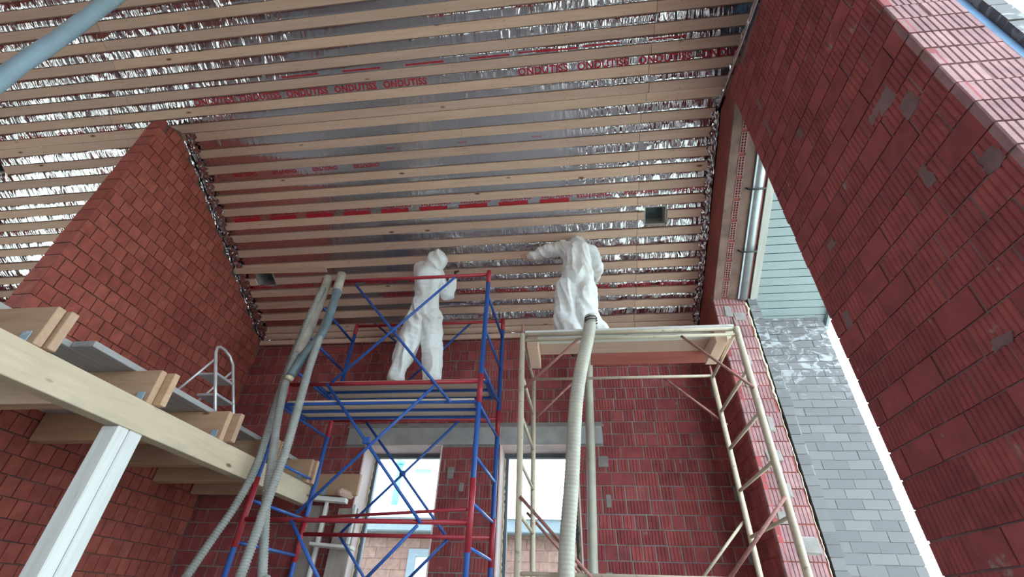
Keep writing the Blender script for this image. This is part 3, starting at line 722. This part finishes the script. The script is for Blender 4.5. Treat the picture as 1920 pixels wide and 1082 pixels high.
# ------------------------------------------------------------------ leaning grey-blue pole near the viewer
p0, p1 = at(0, 150, 1.3), at(210, 0, 1.3); d_ = (p1-p0)/(p1.z-p0.z)
pts = [p0+d_*(z-p0.z) for z in np.linspace(-1.6, 5.66, 60)]
bm = bmesh.new(); tube_bm(bm, [p+V((.004*math.sin(i*1.3), .004*math.cos(i*.9), 0)) for i, p in enumerate(pts)], [.056+.0025*math.sin(i*2.1) for i in range(60)], 14)
o = obj('wooden_pole', bm, M['paleblue'], None, True); tag(o, 'thick scuffed grey-blue pole crossing the top left corner below the ceiling', 'pole')

# ------------------------------------------------------------------ aluminium stepladder on the gallery
zf = ZB+.2835; K = .969
t = empty('step_ladder', (-3.4, 3.86, zf))
Y1, Y2 = 3.83*K, 4.12*K
def rail(y, z): return V(((-3.29-(z-1.45)*.43)*K, y, z*K))
bow = [rail(Y1, 1.452), rail(Y1, 1.9), rail(Y1, 2.13), rail(Y1, 2.20)+V((0, .02, .0)), rail(Y1, 2.235)+V((0, .07, 0)), rail(Y2, 2.24)+V((0, -.14, 0)), rail(Y2, 2.21)+V((0, -.05, 0)), rail(Y2, 2.13), rail(Y2, 1.9), rail(Y2, 1.452)]
tube('frame', bow, .0145, M['alu'], t, 8)
for z in (1.68, 1.90):
    p, q = rail(Y1, z), rail(Y2, z)
    bm = bmesh.new(); box(bm, (p.x-.20, Y1+.01, p.z-.012), (p.x+.012, Y2-.01, p.z+.012)); bev(bm, .004); obj('step', bm, M['alu'], t)
for y in (Y1, Y2): tube('rear_leg', [rail(y, 2.05)+V((-.01, 0, 0)), V((-3.90, y, zf))], .012, M['alu'], t, 8)
tube('spreader', [rail(Y2, 1.97), rail(Y2, 1.97)+V((-.16, 0, -.05))], .007, M['alu'], t, 6)
for y in (Y1, Y2): bx('foot', (-3.21, y-.02, zf), (-3.17, y+.02, zf+.03), M['black'], t)
tag(t, 'small aluminium stepladder with two treads standing on the gallery', 'ladder')

# ------------------------------------------------------------------ blue and red scaffold tower
t = empty('scaffold_tower', (-1.84, 4.59, -1.6))
TX0, TX1, TY0, TY1 = -2.845, -.850, 4.10, 5.08
PR = .024
PX = {(0, 0): -2.845, (1, 0): -.853, (0, 1): -2.82, (1, 1): -.820}
for i in (0, 1):
    for j in (0, 1):
        x = PX[(i, j)]; y = (TY0, TY1)[j]; top = 3.235 if j == 0 else 3.195
        tube('post', [(x, y, -1.58), (x, y, top-.16)], PR, M['blue'], t, 12)
        tube('post_sleeve', [(x, y, top-.17), (x, y, top)], PR+.002, M['red'], t, 12)
        for z0, z1 in ((1.66, 1.95), (.42, .98) if j == 0 else (.40, .82), (-.85, -.55)):
            tube('post_sleeve', [(x, y, z0), (x, y, z1)], PR+.003, M['red'], t, 12)
        bx('base_plate', (x-.06, y-.06, -1.6), (x+.06, y+.06, -1.58), M['blue'], t)
for j, zs in ((0, (3.186, 1.878, .635)), (1, (3.165, 1.86, .655))):
    y = (TY0, TY1)[j]
    for z in zs: tube('rail', [(PX[(0, j)], y, z), (PX[(1, j)], y, z)], .020, M['red'], t, 10)
for z in (2.92, 2.48, 2.05, 1.65, 1.17, .79, .46, .05, -.35):
    for i in (0, 1):
        tube('rung', [(PX[(i, 0)], TY0, z), (PX[(i, 1)], TY1, z)], .015, M['blue'], t, 8)
tube('plan_brace', [at(875, 955, 4.10), at(600, 970, 4.75)], .014, M['red'], t, 8)
def brace(a, b, Y, r=.0145, name='brace'): return tube(name, [at(*a, Y), at(*b, Y)], r, M['blue'], t, 8)
F0, F1 = TY0-.03, TY1+.03
brace((667, 534), (845, 755), F0); brace((853, 520), (621, 718), F0-.02)
brace((613, 720), (789, 981), F0); brace((815, 723), (556, 962), F0-.02)
brace((546, 976), (604, 1100), F0); brace((783, 985), (676, 1095), F0-.02)
brace((885, 604), (705, 770), F1); brace((703, 606), (850, 735), F1+.02)
brace((668, 765), (839, 1009), F1); brace((862, 788), (635, 1003), F1+.02)
brace((634, 1000), (690, 1096), F1); brace((839, 1012), (755, 1096), F1+.02)
for (a, Y) in (((738, 618), F0-.012), ((687, 826), F0-.012), ((755, 888), F1+.01)):
    c = at(*a, Y); bm = bmesh.new(); box(bm, c-V((.035, .012, .03)), c+V((.035, .012, .03))); bev(bm, .006); obj('brace_clamp', bm, M['blue'], t)
def deck(y0, y1, z, label=None):
    d = empty('deck', (-1.84, y0, z)); 
    # the empty only groups the deck's parts: it is a part of the tower
    d.parent = t; d.matrix_basis = Matrix.Translation(V((-1.84, y0, z))-WL[t.name_full])
    x0, x1 = TX0+.03, TX1-.03
    for yy in np.linspace(y0+.015, y1-.015, 3 if y1-y0 > .4 else 2): bx('deck_bar', (x0, yy-.013, z-.014), (x1, yy+.013, z+.012), M['blue'], d, .003)
    for xx in (x0, x1): bx('deck_bar', (xx-.02, y0, z-.015), (xx+.02, y1, z+.013), M['blue'], d, .003)
    n = 2
    for k in range(n):
        w = (y1-y0)/n; bx('deck_board', (x0+.02, y0+w*k+.004, z+.013), (x1-.02, y0+w*(k+1)-.004, z+.032), M['ply'], d, .002)
deck(4.53, 5.0, 2.075); deck(4.09, 4.52, 1.672)
tag(t, 'blue and red tubular scaffold tower with two half decks', 'scaffold')

# ------------------------------------------------------------------ dusty cream scaffold on the right
t = empty('ladder_scaffold', (.58, 4.48, -1.6))
QX = {(0, 0): -.437, (1, 0): 1.585, (0, 1): -.41, (1, 1): 1.60}; QY = (3.96, 5.0); qt = 2.31
for i in (0, 1):
    for j in (0, 1):
        x = QX[(i, j)]; y = QY[j]
        tube('post', [(x, y, -1.6), (x, y, qt)], .026 if not (i == 1 and j == 0) else .030, M['cream'], t, 12)
        tube('spigot', [(x, y, qt), (x, y, qt+.11)], .013, M['rust'], t, 8)
for j, z in ((0, 2.30), (0, 2.235), (1, 2.30), (0, .28), (1, .3)):
    tube('rail', [(QX[(0, j)], QY[j], z), (QX[(1, j)], QY[j], z)], .017 if z > 2.25 else .015, M['cream'], t, 8)
for i in (0, 1):
    for z in (2.28, 1.88, 1.49, 1.09, .69, .30, -.1): tube('rung', [(QX[(i, 0)], QY[0], z), (QX[(i, 1)], QY[1], z)], .016, M['cream'], t, 8)
def qb(a, b, Y, m='rust', r=.0135): tube('brace', [at(*a, Y), at(*b, Y)], r, M[m], t, 8)
qb((1277, 630), (1414, 727), QY[0]-.03); qb((1083, 637), (984, 727), QY[0]-.03)
qb((1072, 719), (991, 797), QY[1]+.03); qb((1238, 704), (1364, 797), QY[1]+.03)
qb((1394, 978), (1310, 1094), QY[1]+.03, 'cream'); qb((1472, 932), (1362, 1094), QY[0]-.03)
qb((975, 931), (1113, 1088), QY[0]-.03); qb((988, 961), (1100, 1088), QY[1]+.03)
tag(t, 'dusty cream scaffold frame with ladder ends beside the brick pier', 'scaffold')
zd = 2.315
def pl(name, y0, y1, x0, x1, z, h, m, lab):
    o = timber(name, V((x0, (y0+y1)/2, z+h/2)), V((x1, (y0+y1)/2, z+h/2)), y1-y0, h, M[m]); tag(o, lab, 'plank', 'planks on the cream scaffold'); return o
pl('scaffold_plank', 4.03, 4.24, -.42, 1.62, 2.345, .045, 'whitewood', 'greyish white plank along the front of the cream scaffold')
pl('scaffold_plank', 4.245, 4.48, -.42, 1.60, 2.345, .045, 'pine', 'cream pine plank behind the white one on the cream scaffold')
pl('scaffold_plank', 4.49, 4.76, .25, 1.58, 2.345, .03, 'redply', 'smooth red board on the cream scaffold by the back wall')
o = pl('scaffold_bearer', 3.99, 4.06, -.44, 1.62, 2.325, .018, 'oldwood', 'thin dark grey strip lying along the scaffold front rail')
for x, lab in ((-.345, 'short pale block under the planks at the window side'), (1.46, 'short pale block under the planks at the brick pier')):
    o = timber('scaffold_bearer', V((x, 4.04, 2.27)), V((x, 4.52, 2.27)), .11, .13, M['pine']); tag(o, lab, 'block')

# ------------------------------------------------------------------ hoses
def corrugated(name, pts, r, mat, label, pitch=.016, depth=.10, n=16, smooth_to=None):
    c = spline(pts, 40); seg = [0.0]
    for a, b in zip(c[:-1], c[1:]): seg.append(seg[-1]+(b-a).length)
    tot = seg[-1]; m = int(tot/(pitch/4)); out = []; rad = []; k = 0
    for i in range(m+1):
        s = tot*i/m
        while k < len(seg)-2 and seg[k+1] < s: k += 1
        u = (s-seg[k])/max(1e-9, seg[k+1]-seg[k]); out.append(c[k].lerp(c[k+1], u))
        amp = depth if smooth_to is None or s > smooth_to else depth*.25
        rad.append(r*(1-amp*(.5-.5*math.cos(2*math.pi*s/pitch))))
    bm = bmesh.new(); tube_bm(bm, out, rad, n); o = obj(name, bm, M[mat], None, True); tag(o, label, 'hose'); return o
corrugated('insulation_hose', [at(1108, 596, 3.9), at(1101, 640, 3.84), at(1088, 700, 3.83), at(1079, 770, 3.83), at(1072, 900, 3.83), at(1062, 1060, 3.83), at(1062, 1060, 3.83)+V((.0, -.02, -.6)), V((-.1, 3.3, -1.5))], .060, 'hose_cream', 'thick cream hose hanging from the right worker down past the second window', pitch=.03, depth=.05, smooth_to=.25)
o = tube('insulation_hose', [at(1104, 640, 5.45), at(1104, 720, 5.45), at(1108, 860, 5.47), at(1112, 1070, 5.45), at(1112, 1070, 5.45)+V((0, 0, -1.7))], .052, M['hose_cream']); tag(o, 'straight smooth grey pipe standing behind the cream scaffold, right of the second window', 'pipe')
corrugated('insulation_hose', [at(636, 545, 4.02), at(612, 600, 3.97), at(583, 680, 3.93), at(563, 750, 3.90), at(537, 840, 3.86), at(505, 930, 3.84), at(453, 1075, 3.80), at(425, 1140, 3.77), V((-2.75, 3.6, -1.55))], .040, 'hose', 'grey corrugated hose on the right of the bundle at the tower corner', pitch=.022, depth=.20)
corrugated('insulation_hose', [at(606, 540, 3.98), at(583, 590, 3.97), at(556, 660, 3.96), at(535, 720, 3.95), at(520, 790, 3.95), at(509, 870, 3.95), at(500, 930, 3.95), at(492, 1075, 3.95), at(489, 1140, 3.93), V((-2.4, 3.9, -1.55))], .039, 'hose', 'grey corrugated hose hanging straight at the middle of the bundle', pitch=.022, depth=.20)
corrugated('insulation_hose', [at(588, 575, 4.03), at(560, 640, 4.03), at(537, 700, 4.03), at(515, 765, 4.03), at(497, 825, 4.02), at(478, 880, 3.99), at(440, 950, 3.97), at(395, 1015, 3.95), at(347, 1085, 3.9), at(318, 1130, 3.85), V((-3.4, 3.5, -1.55))], .036, 'hose', 'grey corrugated hose swinging away to the lower left of the bundle', pitch=.022, depth=.20)
o = tube('hose_sleeve', spline([at(638, 520, 4.0), at(625, 570, 3.98), at(604, 625, 3.96), at(570, 668, 3.95), at(545, 706, 3.93)], 8), .046, M['hose_dark'], None, 14); tag(o, 'thick dark teal hose sleeve bound over the top of the tower post', 'hose')
q0, q1 = at(545, 706, 3.93), at(541, 712, 3.925)
tube('sleeve_mouth', [q0, q1], .040, M['foam'], o, 12)
tube('sleeve_collar', [at(641, 514, 4.0), at(632, 545, 3.99)], .051, M['hose_tan'], o, 14)
o = tube('hose_sleeve', spline([at(616, 520, 4.04), at(603, 560, 4.03), at(583, 610, 3.99), at(560, 665, 3.97)], 8), .05, M['hose_tan'], None, 14); tag(o, 'dusty beige hose sleeve beside the dark teal one on the tower post', 'hose')

# ------------------------------------------------------------------ neighbouring house seen through the windows
nb = empty('house', (-2.5, 13.6, -1.8)); NBY = 13.0
bm = bmesh.new(); box(bm, (-9, NBY+.3, -1.8), (4, NBY+6, 1.9)); hw = obj('wall', bm, M['nb_brick'], nb)
bx('eave_soffit', (-9.2, NBY-.1, 1.78), (4.3, NBY+.4, 1.86), M['nb_grey'], nb); bx('eave_fascia', (-9.2, NBY-.12, 1.80), (4.3, NBY-.08, 2.10), M['nb_grey'], nb)
bm = bmesh.new(); n = 220; pr_ = []
for i in range(n+1):
    x = -9.2+13.5*i/n; w = .035*abs(math.sin(i*.62)); pr_.append((bm.verts.new((x, NBY-.2, 2.13+w)), bm.verts.new((x, NBY+5, 3.65+w)), bm.verts.new((x, NBY+5, 3.58)), bm.verts.new((x, NBY-.2, 2.11))))
for a, b in zip(pr_[:-1], pr_[1:]):
    bm.faces.new((a[0], b[0], b[1], a[1])); bm.faces.new((a[3], b[3], b[0], a[0])); bm.faces.new((a[2], a[1], b[1], b[2]))
obj('roof', bm, M['nb_roof'], nb)
bm = bmesh.new(); tube_bm(bm, [(-5.55, 15, 2.7), (-5.55, 15, 3.98)], .11, 12); f_ = obj('flue', bm, M['teal'], nb, True)
tube('flue_cap', [(-5.55, 15, 4.0), (-5.55, 15, 4.12)], .16, M['teal'], f_, 12)
prism('ridge_vent', [(15.0, 3.78), (15.0, 3.86), (15.3, 3.90), (15.3, 3.78)], -5.05, -4.5, M['teal'], nb)
bm = bmesh.new()
for lo, hi in (((-4.3, NBY+.24, -.2), (-4.1, NBY+.34, 1.42)), ((-3.2, NBY+.24, -.2), (-3.0, NBY+.34, 1.42)), ((-4.1, NBY+.24, 1.25), (-3.2, NBY+.34, 1.42))): box(bm, lo, hi)
nw = obj('window', bm, M['nb_grey'], nb); bx('pane', (-4.1, NBY+.28, -.2), (-3.2, NBY+.29, 1.25), M['nb_roof'], nw)
masonry(hw, V((0, -1, 0)), V((0, NBY+.292, 0)), lambda a, b: [(-7.5, -4.3), (-3.0, 1.2)] if a < 1.42 else [(-7.5, 1.2)], .2, 1.75, M['nb_brick'], pitch=.25, joint=.014, lens=(.45,), ribs=False, limit=120, jit=.002)
tag(nb, 'pale peach neighbouring house with wavy metal roof seen through both windows', 'house')

# ------------------------------------------------------------------ workers
class Lump:                     # a pile of overlapping balls, later remeshed into one skin
    def __init__(self): self.v = []; self.f = []; self.n = 0
    def free(self): pass
    def to_mesh(self, me):
        me.from_pydata(np.concatenate(self.v).tolist(), [], np.concatenate(self.f).tolist()); me.update()
_b = bmesh.new(); bmesh.ops.create_icosphere(_b, subdivisions=3, radius=1.0); _b.verts.index_update()
SPH_V = np.array([q.co[:] for q in _b.verts]); SPH_F = np.array([[q.index for q in f_.verts] for f_ in _b.faces]); _b.free()
def blob(bm, p, r, sc=(1, 1, 1), rot=None):
    q = SPH_V*np.array(sc)*r
    if rot is not None: q = q @ np.array(rot).T
    bm.v.append(q+np.array(V(p))); bm.f.append(SPH_F+bm.n); bm.n += len(q)
def limb(bm, pts, rads):
    for i in range(len(pts)-1):
        a, b = V(pts[i]), V(pts[i+1]); n = max(2, int((b-a).length/(min(rads[i], rads[i+1])*.5)))
        for k in range(n+1):
            u = k/n; blob(bm, a.lerp(b, u), rads[i]*(1-u)+rads[i+1]*u)
def grow(name, bm, voxel, mat, parent, wrinkle=0.0, iters=4, seed=0.0, org=None):
    me = bpy.data.meshes.new(name); bm.to_mesh(me); bm.free()
    o = bpy.data.objects.new(name, me); COL.objects.link(o)
    md = o.modifiers.new('r', 'REMESH'); md.mode = 'VOXEL'; md.voxel_size = voxel
    ms = o.modifiers.new('s', 'SMOOTH'); ms.factor = .5; ms.iterations = iters
    bpy.context.view_layer.update()
    me2 = bpy.data.meshes.new_from_object(o.evaluated_get(bpy.context.evaluated_depsgraph_get()))
    bpy.data.objects.remove(o); bpy.data.meshes.remove(me)
    b2 = bmesh.new(); b2.from_mesh(me2); bpy.data.meshes.remove(me2); b2.normal_update()
    if wrinkle:
        disp = []
        for v in b2.verts:
            p = v.co
            q = V((p.x*10+seed+p.z*1.5, p.y*10, p.z*2.4)); w = noise.noise(q+V((noise.noise(p*3)*1.2, 0, 0)))
            r1 = 1-abs(w)*2.2; r2 = 1-abs(noise.noise(V((p.x*6+p.z*7, p.y*6, p.z*9+seed))))*2
            disp.append(v.normal*wrinkle*(max(-.5, r1)*.9+max(0, r2)*.18))
        for v, d_ in zip(b2.verts, disp): v.co += d_
    return obj(name, b2, mat, parent, True)
def hand(bm, wrist, dirv, palm_n, curl, left):
    """palm, four fingers and a thumb as chains of small capsules"""
    d = V(dirv).normalized(); n = (V(palm_n)-d*V(palm_n).dot(d)).normalized(); s = d.cross(n)*(1 if left else -1)
    w = V(wrist)
    limb(bm, [w, w+d*.05], [.022, .024])
    for k in (-1.5, -.5, .5, 1.5): limb(bm, [w+d*.03+s*.009*k, w+d*.085+s*.019*k], [.014, .013])
    for k, L in ((-1.5, .060), (-.5, .076), (.5, .082), (1.5, .074)):
        a = w+d*.088+s*.0195*k; p = [a]; ang = curl*.4
        for f_, u in ((.45, 1.0), (.32, 1.0), (.23, 1.0)):
            p.append(p[-1]+(d*math.cos(ang)+n*math.sin(ang))*L*f_); ang += curl*u
        limb(bm, p, [.0095, .009, .0083, .0075])
    b = w+d*.03+s*.024; limb(bm, [b, b+(d*.6+s*.75+n*.35).normalized()*.040, b+(d*.6+s*.75+n*.35).normalized()*.040+(d*.9+s*.1+n*.5).normalized()*.032], [.013, .0105, .009])
def head(bm, c, fwd, up, r=.1):
    f_ = V(fwd).normalized(); u = (V(up)-f_*V(up).dot(f_)).normalized(); s = f_.cross(u); R = Matrix((s, f_, u)).transposed()
    c = V(c); blob(bm, c+u*.03, r, (.78, .95, 1.0), R); blob(bm, c-u*.045+f_*.02, r*.72, (.8, .9, 1.05), R)
    limb(bm, [c+f_*.092+u*.02, c+f_*.112-u*.02], [.011, .016])         # nose
    for k in (-1, 1):
        blob(bm, c+s*.082*k-u*.005, .024, (.35, .7, 1.1), R); blob(bm, c+f_*.083+s*.032*k+u*.022, .012, (1.1, .8, .7), R)
        blob(bm, c+f_*.083+s*.03*k+u*.042, .012, (1.8, .7, .5), R)
    blob(bm, c+f_*.088-u*.052, .016, (1.5, .6, .45), R); blob(bm, c+f_*.075-u*.09, .022, (1.1, .9, .8), R)

def worker(loc, J, hands, hd, seed, label, mat, trousers, girth=(.160, .140, .140, .085)):
    t = empty('person', loc)
    # body: one continuous figure
    bm = Lump()
    limb(bm, [J['hip'], J['waist'], J['chest'], J['neck']], [.125, .118, .135, .06])
    limb(bm, [J['shL'], J['chest'], J['shR']], [.062, .12, .062])
    limb(bm, [J['neck'], hd[0]], [.055, .052])
    for s in 'LR':
        limb(bm, [J['hip'+s], J['kn'+s], J['an'+s]], [.085, .058, .042])
        limb(bm, [J['sh'+s], J['el'+s], J['wr'+s]], [.056, .042, .030])
        f_ = J['toe'+s]; limb(bm, [J['an'+s], J['an'+s]-V((0, 0, .045)), f_], [.042, .04, .032])
    for (s, dv, pn, cu) in hands: hand(bm, J['wr'+s], dv, pn, cu, s == 'L')
    head(bm, *hd)
    grow('body', bm, .0065, M['skin'], t, 0, 2)
    # coverall
    bm = Lump()
    limb(bm, [J['hip'], J['waist'], J['chest'], J['neck']], girth)
    limb(bm, [J['shL'], J['chest'], J['shR']], [.088, .150, .088])
    for s in 'LR':
        limb(bm, [J['hip'+s], J['kn'+s], J['an'+s]+V((0, 0, .02))], trousers)
        limb(bm, [J['sh'+s], J['el'+s], J['wr'+s]], [.085, .070, .046])
    if True:
        c = V(hd[0]); f_ = V(hd[1]).normalized(); limb(bm, [J['chest'], J['neck']-f_*.02, c-f_*.035], [.13, .105, .118]); limb(bm, [c-f_*.03, c-f_*.06+V((0, 0, .075))], [.118, .085])
    grow('coverall', bm, .009, mat, t, .024, 7, seed)
    for s in 'LR':
        bm = Lump(); a = V(J['an'+s]); f_ = V(J['toe'+s]); d_ = (f_-a); d_.z = 0
        limb(bm, [a-V((0, 0, .03)), a-V((0, 0, .055))-d_*.15, f_-V((0, 0, .004))], [.052, .046, .042])
        grow('shoe', bm, .009, M['black'], t, 0, 3)
    tag(t, label, 'person'); return t
z0 = 2.112                      # upper deck of the blue tower
# left worker, back to the viewer, leaning to the right with his head up to the battens
J = dict(anL=at(744, 700, 4.66), anR=at(812, 698, 4.72))
J['anL'].z = z0+.09; J['anR'].z = z0+.09
J['toeL'] = V((J['anL'].x-.05, J['anL'].y+.14, z0+.04)); J['toeR'] = V((J['anR'].x+.08, J['anR'].y+.15, z0+.04))
J['hip'] = at(796, 585, 4.60); J['hipL'] = at(782, 600, 4.60); J['hipR'] = at(808, 598, 4.62)
J['knL'] = at(762, 652, 4.64); J['knR'] = at(810, 645, 4.70)
J['waist'] = at(800, 556, 4.55); J['chest'] = at(803, 524, 4.48); J['neck'] = at(813, 503, 4.44)
J['shL'] = at(791, 505, 4.50); J['shR'] = at(818, 516, 4.55)
J['elL'] = at(788, 540, 4.64); J['wrL'] = at(806, 530, 4.82); J['elR'] = at(839, 553, 4.60); J['wrR'] = at(848, 527, 4.56)
worker((J['hip'].x, 4.66, z0), J, [('R', V((.05, .1, 1)), V((-.3, .9, 0)), 1.0), ('L', V((.6, .6, .3)), V((.3, .2, -.8)), .8)], (at(822, 491, 4.42), V((.25, .75, .45)), V((.05, -.2, .95))), 3.1,
       'person in white hooded coverall seen from behind, legs apart on the blue tower', M['suit'], [.130, .112, .092])
hp = J['wrR']+V((.01, .05, .07))
t = empty('spray_nozzle', hp)
tube('barrel', [hp-V((.0, -.02, .10)), hp+V((-.02, .06, .17))], .016, M['black'], t, 8); tube('grip', [hp+V((0, .02, .03)), hp+V((.06, .0, -.02))], .014, M['black'], t, 8); tube('handle', [hp+V((-.02, .05, .14)), hp+V((.03, .05, .17))], .013, M['black'], t, 8)
tag(t, 'small black nozzle in the raised hand of the worker on the blue tower', 'tool')
# right worker, stooping over the hose with one arm out to the left, head bowed out of sight
z1 = 2.392; Yb = 4.45
J = dict(anL=V((.10, Yb+.02, z1+.09)), anR=V((.40, Yb+.05, z1+.09)))
J['toeL'] = J['anL']+V((-.03, .15, -.05)); J['toeR'] = J['anR']+V((.05, .15, -.05))
J['knL'] = at(1064, 600, Yb+.04); J['knR'] = at(1096, 598, Yb+.04)
J['hip'] = at(1083, 530, Yb); J['hipL'] = at(1067, 542, Yb); J['hipR'] = at(1093, 542, Yb)
J['waist'] = at(1083, 505, Yb-.02); J['chest'] = at(1084, 478, Yb+.02); J['neck'] = at(1080, 462, Yb+.14)
J['shL'] = at(1055, 466, Yb+.02); J['shR'] = at(1106, 474, Yb+.02)
J['elL'] = at(1022, 472, Yb+.02); J['wrL'] = at(996, 481, Yb+.04); J['elR'] = at(1121, 502, Yb-.02); J['wrR'] = at(1112, 524, Yb+.22)
worker((J['hip'].x, Yb, z1), J, [('L', V((-.9, .1, .2)), V((0, 1, .3)), .7), ('R', V((-.6, .3, -.4)), V((-.2, .5, .3)), 1.1)], (at(1080, 474, Yb+.27), V((-.1, .9, -.5)), V((0, .5, .85))), 8.4,
       'person in dusty white coverall stooping over the cream hose, arm stretched out', M['suit_dusty'], [.150, .150, .115], (.185, .165, .165, .085))
pts = [at(1108, 606, 3.85)+V((.06*math.cos(k*.9), .06*math.sin(k*.9), .004*k)) for k in range(16)]
o = tube('hose_tie', pts, .006, M['black'], None, 5); tag(o, 'dark wire tie wound round the top of the cream hose', 'wire')

# lift everything so that the floor lies at height 0
for o in S.objects:
    if o.parent is None: o.location.z += EYE
